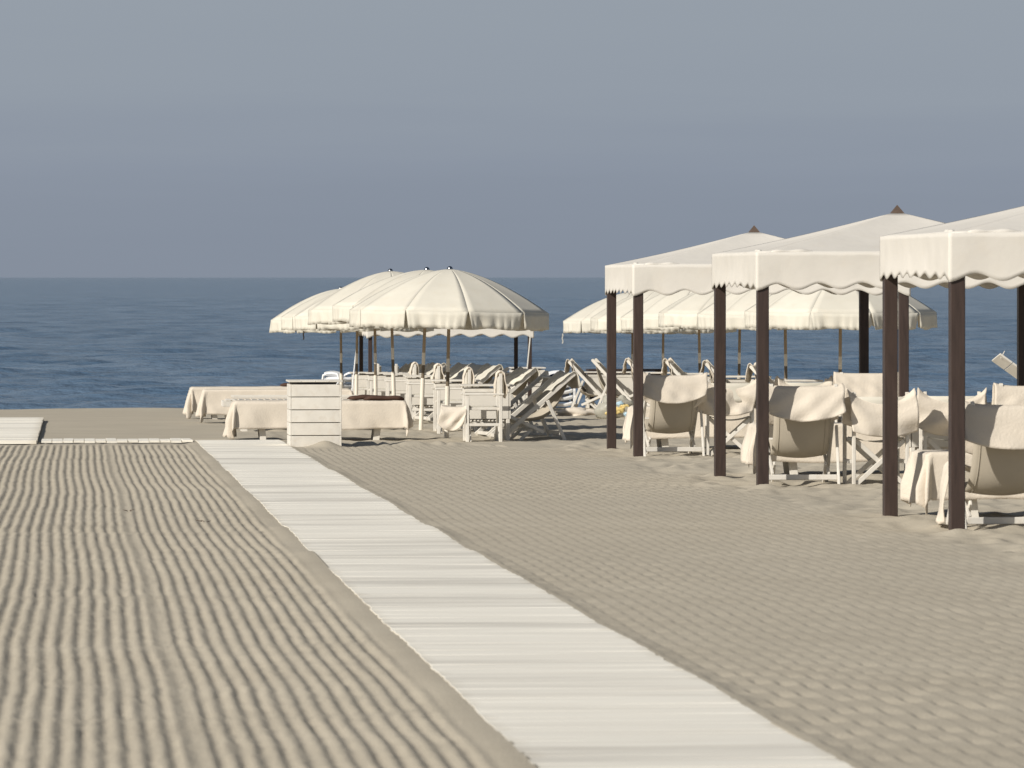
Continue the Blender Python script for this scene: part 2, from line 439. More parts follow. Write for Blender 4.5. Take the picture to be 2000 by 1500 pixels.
# ------------------------------------------------------------------ the sand
def sand_height(x, y):
    z = ground_base(y)
    z = z + 0.010 * fbm(x * 0.35, y * 0.2, 3, 3)
    edge = 0.05 * fbm(y * 0.8, y * 0 + 3.3, 8, 3)
    far_end = 68.6 + 0.10 * vnoise(x * 6, x * 0, 21)
    # --- left raked bed: long continuous furrows
    mL = sstep(1.60 + 0.6 * edge, 1.50 + 0.6 * edge, x) * sstep(far_end + 0.3, far_end - 0.1, y)
    seam = np.floor((y + 0.25 * vnoise(x * 1.2, y * 0, 31) + 2) / 4.7)
    jump = 0.007 * vnoise(seam * 1.37, seam * 0 + 0.5, 33)
    mean = 0.018 * vnoise(y * 0.30, y * 0 + 1.7, 41) + 0.006 * vnoise(y * 0.95, x * 0.8, 43) + 0.003 * vnoise(y * 2.6, x * 4, 44)
    mean = mean + 0.012 * vnoise(y * 0.2, x * 0.4, 45)
    u = (x + mean + jump) / 0.086
    k = np.floor(u)
    amp = 0.0072 * (1 + 0.22 * vnoise(k * 3.1, y * 1.1, 51) + 0.22 * vnoise(k * 1.7, y * 4, 52))
    dull = 1 - 0.6 * np.exp(-(((k - 5)) / 0.6) ** 2)           # one worn tine
    f = u - k + 0.030 * vnoise(k * 5.1, y * 7.5, 46) + 0.030 * vnoise(k * 2.7, y * 16, 47)
    gl_ = np.clip((f - 0.10) / 0.40, 0, 1); gr_ = np.clip((f - 0.52) / 0.46, 0, 1)
    prof = 1 - 2 * (gl_ * gl_ * (3 - 2 * gl_)) * (1 - gr_ * gr_ * (3 - 2 * gr_))
    seam_f = (y + 0.25 * vnoise(x * 1.2, y * 0, 31) + 2) / 4.7
    sd_ = np.abs(seam_f - np.round(seam_f)) * 4.7
    lip = 0.006 * np.exp(-(sd_ / 0.10) ** 2) * (0.5 + 0.5 * vnoise(x * 3, seam * 2.0, 55))
    hL = amp * dull * prof * (1 - 0.35 * np.exp(-(sd_ / 0.12) ** 2)) + lip
    hL = hL + 0.0016 * vnoise(x * 60, y * 9, 57) + 0.0030 * fbm(x * 14, y * 3.2, 58, 3)
    z = z + mL * hL
    # --- right raked bed: furrows broken by the chatter of the tines
    rb = 6.35 + 0.35 * fbm(y * 0.35, y * 0 + 9, 61, 3)
    far_r = 68.0 + 0.10 * vnoise(x * 6, x * 0, 22) - 3.2 * sstep(5.2, 6.5, x)
    mR = sstep(2.89 + edge * 0.3, 2.93 + edge * 0.3, x) * sstep(rb + 0.25, rb - 0.15, x) * sstep(far_r + 0.25, far_r - 0.05, y)
    mean = 0.020 * vnoise(y * 0.4, y * 0 + 5.1, 71) + 0.010 * vnoise(y * 1.1, x * 0.9, 73)
    u = (x + mean) / 0.100
    k = np.floor(u); f = u - k
    f = f + 0.05 * vnoise(k * 3.3, y * 6, 74)
    gA = np.clip((f - 0.02) / 0.30, 0, 1); gB = np.clip((f - 0.33) / 0.67, 0, 1)
    groove = gA * (1 - gB)
    ph = y / 0.62 + 0.12 * k + 1.3 * vnoise(y * 0.30, x * 0.5, 75) + 0.30 * vnoise(k * 2.3, y * 1.2, 76)
    chat = 0.5 + 0.5 * np.sin(2 * np.pi * ph)
    chat = chat ** 2.4
    strong = 0.55 + 0.6 * vnoise(y * 0.18, x * 0.35, 77)
    strong = np.clip(strong, 0.40, 1)
    hR = -0.0138 * groove * (0.10 + 1.05 * chat * strong) * (1 + 0.35 * vnoise(k * 1.9, y * 2.2, 78))
    mnd = np.exp(-((x - 3.30) / 0.22) ** 2 - ((y - 67.3) / 0.5) ** 2)
    z = z + mR * hR * (1 - np.clip(mnd * 2.5, 0, 1))
    # ridge pushed up where the rake was lifted, both beds
    rl = np.exp(-((y - far_r - 0.5) / 0.28) ** 2) * sstep(2.9, 3.1, x) * sstep(6.2, 5.0, x)
    z = z + rl * (0.016 + 0.055 * np.abs(vnoise(x * 6.5, y * 0.8, 81)))
    rl = np.exp(-((y - far_end - 0.45) / 0.25) ** 2) * sstep(1.6, 1.4, x)
    z = z + rl * (0.012 + 0.010 * np.abs(vnoise(x * 5.5, y * 0, 82)))
    # --- trodden sand round the gazebos and the rows of parasols
    tr = sstep(rb - 0.15, rb + 0.35, x) * sstep(71, 68, y) + sstep(69.5, 72.5, y) * sstep(2.0, 3.0, x) * 0.75
    tr = tr * sstep(106, 102, y)
    foot = 0.030 * fbm(x * 1.9, y * 0.9, 91, 4) + 0.028 * vnoise(x * 4.2, y * 2.4, 92) + 0.014 * vnoise(x * 8.5, y * 4.6, 94) - 0.05 * np.maximum(0, vnoise(x * 3.0, y * 1.5, 93) - 0.30)
    z = z + np.clip(tr, 0, 1) * foot
    # smooth combed sand towards the water
    z = z + 0.006 * fbm(x * 1.5, y * 0.8, 95, 2) * sstep(70, 74, y) * sstep(107, 104, y)
    # low berm at the waterline
    z = z + 0.035 * np.exp(-((y - 105.3 - 0.5 * vnoise(x * 0.2, x * 0, 96)) / 1.2) ** 2) * (1 + 0.5 * vnoise(x * 0.7, y * 0, 97))
    # sand lies under the planks; banked a little against their edges
    def trough(x0, x1, y0, y1, dx=0.05, dy=0.06):
        return sstep(x0 - dx, x0 + dx, x) * sstep(x1 + dx, x1 - dx, x) * sstep(y0 - dy, y0 + dy, y) * sstep(y1 + dy, y1 - dy, y)
    eL = 0.004 * fbm(y * 2.3, y * 0 + 1, 101, 3); eR = 0.006 * fbm(y * 2.1, y * 0 + 2, 102, 3)
    inw = sstep(WALK0 + 0.015 + eL, WALK0 + 0.05 + eL, x) * sstep(WALK1 - 0.015 + eR, WALK1 - 0.05 + eR, x) * sstep(71.0, 70.8, y)
    near = sstep(WALK0 - 0.22, WALK0 - 0.03, x) * sstep(WALK1 + 0.16, WALK1 + 0.02, x) * sstep(71.3, 70.9, y)
    z = z + near * walk_wave(y)
    z = z + near * (1 - inw) * np.where(x < 2.2, 0.016, 0.012)
    z = z - inw * 0.050
    z = z - 0.06 * trough(-0.40, 1.62, 69.7, 70.75) - 0.03 * trough(-1.75, -0.50, 69.0, 86.5)
    # mound swept against the foot of the white bin
    z = z + 0.09 * np.exp(-((x - 3.33) / 0.17) ** 2 - ((y - 67.42) / 0.34) ** 2)
    for fx, fy in FEET:                                     # little collars of sand round posts and legs
        z = z + 0.035 * np.exp(-(((x - fx) / 0.13) ** 2 + ((y - fy + 0.05) / 0.18) ** 2))
    return z

GAZ_X, GAZ_W = 6.89, 3.27
GAZ_Y = [39.56, 50.85, 62.14]
FEET = []
for gy in GAZ_Y:
    for ax in (0, 1):
        for ay in (0, 1):
            FEET.append((GAZ_X + ax * GAZ_W, gy + ay * GAZ_W))

def axis(segs):
    out = []
    for a, b, s in segs:
        n = max(1, int(round((b - a) / s)))
        out.extend(np.linspace(a, b, n, endpoint=False))
    out.append(segs[-1][1])
    return np.array(out)

def build_sand():
    xs = axis([(-400, -60, 34), (-60, -12, 4), (-12, -2, 0.5), (-2, -1.25, 0.05), (-1.25, 1.60, 0.0141), (1.60, 1.85, 0.0125), (1.85, 2.72, 0.05),
               (2.72, 2.96, 0.0125), (2.96, 6.65, 0.0087), (6.65, 8.6, 0.035), (8.6, 14, 0.08), (14, 22, 0.3), (22, 60, 3), (60, 400, 34)])
    ys = [-80, -40, -10, 5, 12, 16, 17.5]
    y = 18.0
    while y < 71.5:
        ys.append(y); y += 0.044 + 0.0016 * (y - 18)
    while y < 112:
        ys.append(y); y += 0.20
    ys += [114, 120, 140, 200, 400]
    ys = np.array(ys)
    X, Y = np.meshgrid(xs, ys)
    Z = np.empty_like(X)
    for j in range(0, len(ys), 60):
        Z[j:j + 60] = sand_height(X[j:j + 60], Y[j:j + 60])
    return mesh_from_grid('sand', np.stack([X, Y, Z], -1).reshape(-1, 3), len(xs), len(ys), M_SAND, 'structure')
build_sand()

# ------------------------------------------------------------------ the sea
def build_sea():
    ys = [103.0]
    while ys[-1] < 700: ys.append(ys[-1] * 1.0032)
    while ys[-1] < 24000: ys.append(ys[-1] * 1.010)
    ys = np.array(ys)
    right = [0.0]; s = 0.28
    while right[-1] < 24: right.append(right[-1] + s)
    while right[-1] < 9000:
        s *= 1.035; right.append(right[-1] + s)
    left = [0.0]; s = 0.28
    while left[-1] > -5: left.append(left[-1] - s)
    while left[-1] > -9000:
        s *= 1.07; left.append(left[-1] - s)
    xs = np.array(sorted(set(left[1:] + right)))
    X, Y = np.meshgrid(xs, ys)
    dx = np.gradient(xs)[None, :] + 0 * X; dy = np.gradient(ys)[:, None] + 0 * X
    Z = np.zeros_like(X)
    rr = np.random.RandomState(5)
    for i in range(60):
        lam = 0.6 * (24 / 0.6) ** (i / 59.0)
        a = R(-90 + rr.normal(0, 30))                       # rolling in towards the beach, spread
        kx, ky = math.cos(a) * 2 * math.pi / lam, math.sin(a) * 2 * math.pi / lam
        ampl = 0.0110 * lam ** 0.60 * min(1.0, (2.5 / lam) ** 0.85) * (0.6 + 0.8 * rr.rand())
        fade = np.clip((lam * abs(math.sin(a)) / (dy * 2.2)) - 0.4, 0, 1) * np.clip(lam / max(0.15, abs(math.cos(a))) / (dx * 2.5) - 0.4, 0, 1)
        gust = 0.85 + 0.3 * vnoise(X / 9.0 + i, Y / 14.0, 200 + i)
        Z += ampl * fade * gust * np.sin(kx * X + ky * Y + rr.rand() * 6.28)
    Z *= sstep(104, 109, Y) * 0.8 + 0.2
    Z += 0.02
    return mesh_from_grid('sea', np.stack([X, Y, Z], -1).reshape(-1, 3), len(xs), len(ys), M_SEA, 'structure')
build_sea()

# ------------------------------------------------------------------ boardwalks
def plank_mesh(w, d, t):
    b = MB(); b.box((0, 0, 0), (w, d, t), 0.0016)
    o = b.build('plank_mesh', M_PLANK); me = o.data
    bpy.data.objects.remove(o)
    return me

PL = [plank_mesh(WALK1 - WALK0, 0.1695, 0.026), plank_mesh(WALK1 - WALK0 - 0.006, 0.1690, 0.026), plank_mesh(WALK1 - WALK0 + 0.005, 0.1692, 0.026)]
bw = empty('boardwalk', ((WALK0 + WALK1) / 2, 18.2, gz(0, 18.2)))
tag(bw, 'long pale plank boardwalk running from the foreground towards the sea', 'boardwalk')
PITCH = 0.1715
for i in range(308):
    y = 18.2 + (i + 0.5) * PITCH
    if y > 70.9: break
    o = bpy.data.objects.new('plank', PL[rnd.randrange(3)]); COL.objects.link(o); o.parent = bw
    z = float(ground_base(y)) + float(walk_wave(y)) + 0.006 + rnd.uniform(-0.0004, 0.0004)
    slope = (float(walk_wave(y + 0.08)) - float(walk_wave(y - 0.08))) / 0.16 - 0.0087
    o.location = (rnd.uniform(-0.004, 0.004), y - 18.2, z - bw.location.z)
    o.rotation_euler = (math.atan(slope) + rnd.gauss(0, 0.0009), rnd.gauss(0, 0.0015), rnd.gauss(0, 0.0012))

PLC = plank_mesh(1.02, 0.138, 0.028)
cw = empty('boardwalk', (-0.42, 70.2, gz(0, 70.2)))
tag(cw, 'short crosswise strip of white blocks joining the two boardwalks on the left', 'boardwalk')
for i in range(14):
    o = bpy.data.objects.new('plank', PLC); COL.objects.link(o); o.parent = cw
    o.location = (0.08 + i * 0.1465, rnd.uniform(-0.02, 0.02), 0.030 + rnd.uniform(-0.003, 0.003))
    o.rotation_euler = (0, rnd.gauss(0, 0.006), R(90) + rnd.gauss(0, 0.006))

PLS = plank_mesh(1.30, 0.166, 0.05)
sw = empty('boardwalk', (-1.12, 69.2, gz(0, 69.2)))
tag(sw, 'raised white plank walkway at the left edge leading on to the water', 'boardwalk')
for i in range(100):
    y = 69.25 + i * 0.172
    o = bpy.data.objects.new('plank', PLS); COL.objects.link(o); o.parent = sw
    o.location = (rnd.uniform(-0.01, 0.01), y - 69.2, float(ground_base(y)) - sw.location.z + 0.034 + rnd.uniform(-0.002, 0.002))
    o.rotation_euler = (-0.0087 + rnd.gauss(0, 0.004), 0, rnd.gauss(0, 0.002))
b = MB()
for sx in (-0.6, 0.6):
    b.beam((sx, 0.0, -0.005), (sx, 17.1, -0.005 - 0.0087 * 17.1), 0.06, 0.055, 0.003)
b.build('bearer', M_WHITE, sw)

# ------------------------------------------------------------------ gazebos
def make_gazebo(H=2.35, W=GAZ_W, sunk=0.25, rise=0.43, seed=1, PW=0.115):
    rg = random.Random(seed)
    g = empty('gazebo')
    for ax in (0, 1):
        for ay in (0, 1):
            b = MB(); b.box((ax * W, ay * W, (H - 0.03 - sunk) / 2), (PW, PW, H - 0.03 + sunk), 0.006)
            b.build('post', M_BROWN, g)
    for p0, p1, sd_ in (((0, 0), (1, 0), 0), ((0, 1), (1, 1), 0), ((0, 0), (0, 1), 1), ((1, 0), (1, 1), 1)):
        b = MB()
        zz = H - 0.065 - 0.003 * sd_
        q0 = Vector((p0[0] * W, p0[1] * W, zz)); q1 = Vector((p1[0] * W, p1[1] * W, zz))
        d = (q1 - q0).normalized() * (PW / 2 + 0.002)
        b.beam(q0 + d, q1 - d, 0.05, 0.06, 0.003, side=(0, 0, 1))
        b.build('beam', M_BROWN, g)
    ov = 0.075                                              # cloth just clear of the posts
    c0, c1 = -ov, W + ov; cx = W / 2
    apex = Vector((cx, cx, H + rise))
    corners = [Vector((c0, c0, H)), Vector((c1, c0, H)), Vector((c1, c1, H)), Vector((c0, c1, H))]
    for k in range(4):
        A, B = corners[k], corners[(k + 1) % 4]
        def roof(u, v, A=A, B=B, k=k):
            e0 = A.lerp(B, u)
            p = e0.lerp(apex, v * 0.965)
            p.z -= 0.045 * math.sin(math.pi * v) * (0.35 + 0.65 * math.sin(math.pi * u))
            p.z += 0.006 * float(vnoise(u * 5 + k * 7, v * 4, 300 + seed)) * math.sin(math.pi * u) * (1 - v)
            return p
        MB().grid(roof, 28, 18).build('roof_panel', M_TENT, g, True, 0.004)
        out = (B - A).normalized().cross(Vector((0, 0, 1)))
        ph = rg.random() * 6.28
        def val(u, v, A=A, B=B, out=out, ph=ph, k=k):
            p = A.lerp(B, u)
            n = 8.0
            wave = math.cos(2 * math.pi * n * u)
            hem = 0.350 + (0.032 if k % 2 == 0 else 0.020) * wave - 0.02 * math.sin(math.pi * u)
            hh = v * hem
            puff = (0.003 * math.sin(2 * math.pi * n * u + ph) + 0.007 * float(vnoise(u * 9, v * 2.2, 400 + k * 5 + seed))) * v
            puff += 0.015 * v * (1 - abs(2 * u - 1)) - 0.012 * math.sin(math.pi * v) * math.sin(u * 3.14)
            taper = min(1, min(u, 1 - u) * 14)
            return p + out * (puff * taper) + Vector((0, 0, 0.002 - hh))
        MB().grid(val, 120, 10).build('valance', M_TENT, g, True, 0.004)
    b = MB()
    r = bmesh.ops.create_cone(b.bm, cap_ends=True, segments=4, radius1=0.092, radius2=0.0, depth=0.088)
    b._place(r['verts'], Matrix.Translation((cx, cx, H + rise + 0.032)) @ Matrix.Rotation(R(45), 4, 'Z'))
    b.build('cap', M_CAP, g)
    for (fx, fy, ln, a) in ((0.30, -0.02, 0.46, 0.10), (0.02, 0.45, 0.5, 1.5)):      # cloth bunched behind the eave
        def fold(u, v, fx=fx, fy=fy, ln=ln, a=a):
            t = u - 0.5; rr_ = 0.030 * math.sqrt(max(0, 1 - (2 * t) ** 2)) * (1 + 0.3 * math.sin(u * 11))
            q = v * 2 * math.pi
            return Vector((fx + t * ln * math.cos(a) - math.sin(a) * rr_ * math.cos(q), fy + t * ln * math.sin(a) + math.cos(a) * rr_ * math.cos(q), H + 0.012 + rr_ * 0.8 * math.sin(q)))
        MB().grid(fold, 14, 8).build('eave_fold', M_TENT, g, True)
    return g

gl = ['white canvas gazebo nearest the camera, cut by the right edge', 'middle of the three white gazebos on dark brown posts at right',
      'farthest of the three white gazebos on the right, left end of the row']
for i, y in enumerate(GAZ_Y):
    place('gazebo', make_gazebo, (GAZ_X, y, gz(GAZ_X, y + 1.0)), R([0.0, 0.25, -0.3][i]), gl[i], 'gazebo', 'white gazebos on dark posts')

FARG = (5.70, 98.0)
fg = place('far_gazebo', lambda: make_gazebo(1.80, 3.07, 0.3, 0.38, 4, 0.075), (FARG[0], FARG[1], gz(*FARG)), 0,
           'white gazebo by the water, mostly hidden behind the left parasols', 'gazebo', 'white gazebos on dark posts')
b = MB()
b.tube((3.07, -0.12, 1.46), (2.90, -0.45, 0.0), 0.013, 0.013, 6)
b.build('guy_pole', M_ROPE, fg)
b = MB()
b.tube((-0.25, -0.12, 1.46), (-0.42, -0.45, 0.0), 0.011, 0.011, 6)
b.build('guy_pole', M_PLASTIC, fg)

# ------------------------------------------------------------------ parasols
def make_parasol():
    rg = random.Random(3)
    root = empty('parasol')
    NR, RAD = 10, 1.42
    Z0, RISE, VAL = 1.795, 0.60, 0.235
    a0 = R(-90 + 6.7)
    def dome(r): return Z0 + RISE * (1 - (r / RAD) ** 1.62)
    for k in range(NR):
        aa, ab = a0 + k * 2 * math.pi / NR, a0 + (k + 1) * 2 * math.pi / NR
        def panel(u, v, aa=aa, ab=ab):
            r = max(0.03, v) * RAD; a = aa + (ab - aa) * u
            rib0 = Vector((r * math.cos(aa), r * math.sin(aa), 0)); rib1 = Vector((r * math.cos(ab), r * math.sin(ab), 0))
            ch = rib0.lerp(rib1, u); arc = Vector((r * math.cos(a), r * math.sin(a), 0))
            p = ch
            p.z = dome(r) - 0.008 * math.sin(math.pi * u) * v
            return p
        MB().grid(panel, 8, 14).build('canopy_panel', M_CANVAS, root, True, 0.003)
        ph = rg.random() * 9
        def flap(u, v, aa=aa, ab=ab, ph=ph):
            uu = 0.5 + (u - 0.5) * (0.99 - 0.10 * v)
            p = panel(uu, 1.0, aa, ab)
            am = (aa + ab) / 2; out = Vector((math.cos(am), math.sin(am), 0))
            fr = 0.020 * v * math.sin(u * 34 + ph + 2 * math.sin(u * 9)) + 0.03 * v * float(vnoise(u * 4 + ph, 0, 600))
            hem = VAL * (1 + 0.05 * math.sin(u * 7 + ph) )
            p = p + out * (0.004 + fr + 0.006 * v)
            p.z -= v * hem
            return p
        MB().grid(flap, 22, 4).build('valance_flap', M_CANVAS, root, True, 0.003)
        b = MB(); pts = [Vector((r * math.cos(aa), r * math.sin(aa), dome(r) - 0.02)) for r in (0.04, 0.4, 0.8, 1.15, 1.38)]
        for p, q in zip(pts[:-1], pts[1:]): b.tube(p, q, 0.007, 0.007, 5)
        b.build('rib', M_POLE, root)
    MB().tube((0, 0, 1.13), (0, 0, 2.39), 0.025, 0.022, 10).build('upper_pole', M_POLE, root, False)
    MB().tube((0, 0, 0.94), (0, 0, 1.13), 0.0265, 0.0265, 10).build('pale_joint', M_SLEEVE, root)
    MB().tube((0, 0, 0.74), (0, 0, 0.94), 0.026, 0.026, 10).build('shaded_stretch', M_DARK, root)  # canopy shade painted as a darker stretch of the same pole
    MB().tube((0, 0, -0.2), (0, 0, 0.74), 0.034, 0.033, 12).build('base_tube', M_SLEEVE, root)
    MB().ball((0, 0, 2.395), 0.045).build('finial', M_METAL, root, True)
    return root

LU_X, RU_X = 5.30, 11.36
LU_Y = [72.3, 78.0, 84.3, 89.9, 95.3, 100.6]
RU_Y = [75.3, 81.0, 86.9, 92.2, 98.2, 103.6]
ORD = ['nearest', 'second nearest', 'third nearest', 'fourth nearest', 'second farthest', 'farthest']
for i, y in enumerate(LU_Y):
    place('parasol', make_parasol, (LU_X + rnd.uniform(-0.04, 0.04), y, gz(0, y) + [0, 0.05, 0.09, 0.0, 0.0, 0.02][i]), R([0, 11, -7, 16, 5, -12][i]),
          'cream fringed parasol, %s of the left group' % ORD[i], 'parasol', 'parasols of the left group',
          (R(rnd.uniform(-1, 1)), R([1.2, 2.4, -1.6, -0.5, 0.8, -0.4][i])))
for i, y in enumerate(RU_Y):
    place('parasol', make_parasol, (RU_X, y, gz(0, y)), R([3, 14, -8, 9, -4, 12][i]),
          'cream fringed parasol, %s of the right group behind the gazebos' % ORD[i], 'parasol', 'parasols of the right group',
          (R(rnd.uniform(-1, 1)), R([0.2, -1.0, 0.8, -0.8, 0.5, 0.6][i])))
# loose tie straps hanging from two canopies
for (x, y, z, n, lb) in ((LU_X - 1.00, 95.3, 1.55, 0.16, 'dark tie strap dangling below the left parasols'), (RU_X - 1.42, 103.6, 1.55, 0.20, 'pale tie strap dangling from the left rim of the right parasols')):
    b = MB(); g0 = gz(x, y); pz = 0
    for k in range(6):
        b.beam((x + 0.008 * math.sin(k * 1.7), y, g0 + z - k * n / 6), (x + 0.008 * math.sin((k + 1) * 1.7), y, g0 + z - (k + 1) * n / 6), 0.022, 0.006, 0, over=0.004)
    tag(b.build('tie_strap', M_DARK if x < 8 else M_ROPE), lb, 'strap')

# ------------------------------------------------------------------ deck chairs
def bez(P, t):
    a, b, c, d = [Vector((p[0], p[1])) for p in P]
    return a * (1 - t) ** 3 + 3 * b * t * (1 - t) ** 2 + 3 * c * t * t * (1 - t) + d * t ** 3

def make_deckchair(A1=(-0.47, 1.00)):
    """folding canvas deck chair facing +Y, its back towards -Y"""
    c = empty('deck_chair')
    A0 = (0.44, 0.02); ey, ez = A1[0] + 0.47, A1[1] - 1.00                    # back frame, (y, z)
    B0, B1 = (-0.20, 0.10), (0.54, 0.44)                    # seat frame
    HW = 0.325
    for s in (-1, 1):
        b = MB(); b.beam((s * HW, A0[0], A0[1]), (s * HW, A1[0], A1[1]), 0.034, 0.060, 0.005)
        b.tube((s * HW - 0.0165, A1[0], A1[1]), (s * HW + 0.0165, A1[0], A1[1]), 0.030, 0.030, 10)
        b.build('back_rail', M_WHITE, c)
        b = MB(); b.beam((s * 0.285, B0[0], B0[1]), (s * 0.285, B1[0], B1[1]), 0.028, 0.048, 0.005); b.build('seat_rail', M_WHITE, c)
        b = MB(); b.beam((s * 0.365, -0.42 + ey * 0.5, -0.03), (s * 0.365, -0.16 + ey * 0.5, 0.60 + ez * 0.6), 0.028, 0.048, 0.005); b.build('prop_leg', M_WHITE, c)
        b = MB(); b.beam((s * 0.26, 0.16, -0.03), (s * 0.26, -0.12, 0.22), 0.026, 0.044, 0.005); b.build('strut', M_WHITE, c)
    MB().box((0, -0.375 + ey * 0.5, 0.085), (0.70, 0.03, 0.055), 0.005).build('rear_crossbar', M_WHITE, c)
    MB().box((0, 0.40, 0.05), (0.62, 0.03, 0.05), 0.005).build('front_crossbar', M_WHITE, c)
    MB().tube((-HW, -0.405 + ey, 0.935 + ez), (HW, -0.405 + ey, 0.935 + ez), 0.017, 0.017, 8).build('top_bar', M_WHITE, c)
    MB().tube((-0.28, 0.53, 0.438), (0.28, 0.53, 0.438), 0.017, 0.017, 8).build('seat_bar', M_WHITE, c)
    P = ((-0.425 + ey, 0.955 + ez), (-0.34 + ey * 0.6, 0.44 + ez * 0.5), (-0.06, 0.08), (0.545, 0.455))
    def sl(u, v):
        p = bez(P, v)
        w = 0.288 if v < 0.6 else 0.288 - 0.02 * (v - 0.6) / 0.4
        x = (u * 2 - 1) * w
        sag = 0.085 * (1 - (2 * u - 1) ** 2) * math.sin(math.pi * min(1, v * 1.15)) ** 1.3
        return Vector((x, p.x - sag * 0.7, p.y - sag * 0.7))
    s = MB().grid(sl, 14, 30).build('sling', M_SLING, c, True, 0.004)
    for sx in (-1, 1):
        def hem(u, v, sx=sx):
            q = sl(0.5 + sx * (0.40 + 0.014 * u), 0.04 + 0.90 * v); q.y -= 0.0045; q.z -= 0.0035
            return q
        MB().grid(hem, 1, 24).build('seam', M_SLING, s, True, 0.002)
    return c

def drape(name, width, path, label, loc, rz, hemcurve=0.25, fold=0.018, nf=3.0, seed=0, thick=0.006, skew=0.0, cat='towel', group=None, nu=34, topdip=0.03, spread=0.0, m=None):
    """cloth hung along a (y, z) path; first and last points are the two hems"""
    pts = [Vector(p) for p in path]
    seg = [0.0]
    for a, bb in zip(pts[:-1], pts[1:]): seg.append(seg[-1] + (bb - a).length)
    tot = seg[-1]
    top = max(range(len(pts)), key=lambda i: pts[i].y)
    ttop = seg[top] / tot
    def at(t):
        s = t * tot
        for i in range(len(pts) - 1):
            if s <= seg[i + 1] or i == len(pts) - 2:
                f = (s - seg[i]) / max(1e-6, seg[i + 1] - seg[i])
                return pts[i].lerp(pts[i + 1], f), (pts[i + 1] - pts[i]).normalized()
    def fn(u, v):
        w = 2 * u - 1
        k = 1 - hemcurve * w * w                            # hems hang lowest mid-way
        t = ttop + (v - ttop) * k
        p, d = at(t)
        n = Vector((d.y, -d.x))
        if n.x > 0 and v < ttop: n = -n
        dist = abs(v - ttop) / max(ttop, 1 - ttop)
        amp = fold * dist * (0.35 + 0.65 * abs(math.sin(nf * 1.3 + seed)))
        f = amp * (math.sin(nf * math.pi * u + seed + 2.2 * v) + 0.6 * math.sin(nf * 2.3 * math.pi * u - 3 * v + seed * 1.7))
        f += amp * 1.1 * math.sin(nf * 2.6 * (u * (1.0 if int(seed * 10) % 2 else -1.0) + 1.3 * v) * math.pi * 0.8 + seed * 2.9)
        f += fold * 1.2 * dist * float(vnoise(u * 4 + seed, v * 5, 700 + int(seed * 10)))
        dip = topdip * (1 - w ** 4) * math.exp(-((v - ttop) / 0.35) ** 2)
        x = w * width / 2 * (1 + spread * dist) + skew * (v - ttop)
        x += 0.012 * float(vnoise(v * 6, seed * 3.1, 710)) 
        return Vector((x, p.x + n.x * f, p.y + n.y * f - dip))
    o = MB().grid(fn, nu, 46).build(name, m or M_TOWEL, None, True, thick)
    o.location = loc; o.rotation_euler = (0, 0, rz)
    return tag(o, label, cat, group)

def rot2(x, y, a): return x * math.cos(a) - y * math.sin(a), x * math.sin(a) + y * math.cos(a)

BACK_PATH = [(-0.585, 0.66), (-0.56, 0.80), (-0.53, 0.94), (-0.505, 1.01), (-0.47, 1.035), (-0.43, 1.00), (-0.40, 0.93), (-0.345, 0.74), (-0.29, 0.56)]

# in the gazebos: backs towards the camera
dk = []
GDK = [('nearest gazebo', 0, 0.47, 0.72), ('middle gazebo', 1, 0.47, 0.72), ('farthest right gazebo', 2, 0.47, 0.72), ('middle gazebo', 1, 2.80, 0.95), ('farthest right gazebo', 2, 2.92, 0.95)]
for i, (w, gi, ox, oy) in enumerate(GDK):
    x, y = GAZ_X + ox, GAZ_Y[gi] + oy
    sid = 'left' if ox < 2 else 'right'
    rz = R([2, -2.5, 1.5, 3, -2][i])
    place('deck_chair', make_deckchair, (x, y, gz(x, y)), rz, 'beige canvas deck chair seen from behind, %s side of the %s' % (sid, w), 'deck chair', 'deck chairs under the gazebos')
    drape('towel', 0.80 if i != 4 else 0.84, BACK_PATH, 'cream towel over the back of the deck chair, %s side of the %s' % (sid, w), (x, y, gz(x, y)), rz,
          0.16 + 0.05 * (i % 3), 0.013 + 0.003 * (i % 2), 2.1 + 0.5 * i, 0.7 + i * 1.3, 0.007, [0.03, -0.04, 0.05, 0.02, 0.0][i], 'towel', 'towels over chair backs', topdip=[0.035, 0.03, 0.04, 0.035, 0.02][i])

# ------------------------------------------------------------------ director's chairs
def make_director():
    """folding armchair facing +Y"""
    c = empty('director_chair')
    HX = 0.275
    for s in (-1, 1):
        MB().box((s * HX, 0.23, 0.305), (0.034, 0.046, 0.67), 0.004).build('front_leg', M_WHITE, c)
        MB().box((s * HX, -0.23, 0.455), (0.034, 0.046, 0.97), 0.004).build('back_post', M_WHITE, c)
        MB().box((s * HX, 0.005, 0.653), (0.056, 0.56, 0.024), 0.006).build('armrest', M_WHITE, c)
        MB().box((s * HX, 0.0, 0.235), (0.022, 0.415, 0.04), 0.004).build('side_rail', M_WHITE, c)
        MB().box((s * (HX - 0.03), 0.0, 0.455), (0.026, 0.44, 0.036), 0.004).build('seat_rail', M_WHITE, c)
    for yy in (-0.205, 0.195):
        for s in (-1, 1):
            MB().beam((s * 0.27, yy + 0.012 * s, -0.01), (-s * 0.245, yy + 0.012 * s, 0.45), 0.046, 0.02, 0.003, side=(1, 0, 0)).build('cross_brace', M_WHITE, c)
    def seat(u, v):
        x = (2 * u - 1) * 0.245
        return Vector((x, -0.21 + 0.42 * v, 0.478 - 0.045 * (1 - (2 * u - 1) ** 2)))
    MB().grid(seat, 12, 6).build('seat_cloth', M_CANVAS, c, True, 0.006)
    def back(u, v):
        x = (2 * u - 1) * 0.278
        return Vector((x, -0.257 - 0.045 * (1 - (2 * u - 1) ** 2), 0.66 + 0.235 * v))
    MB().grid(back, 12, 5).build('back_cloth', M_CANVAS, c, True, 0.006)
    return c

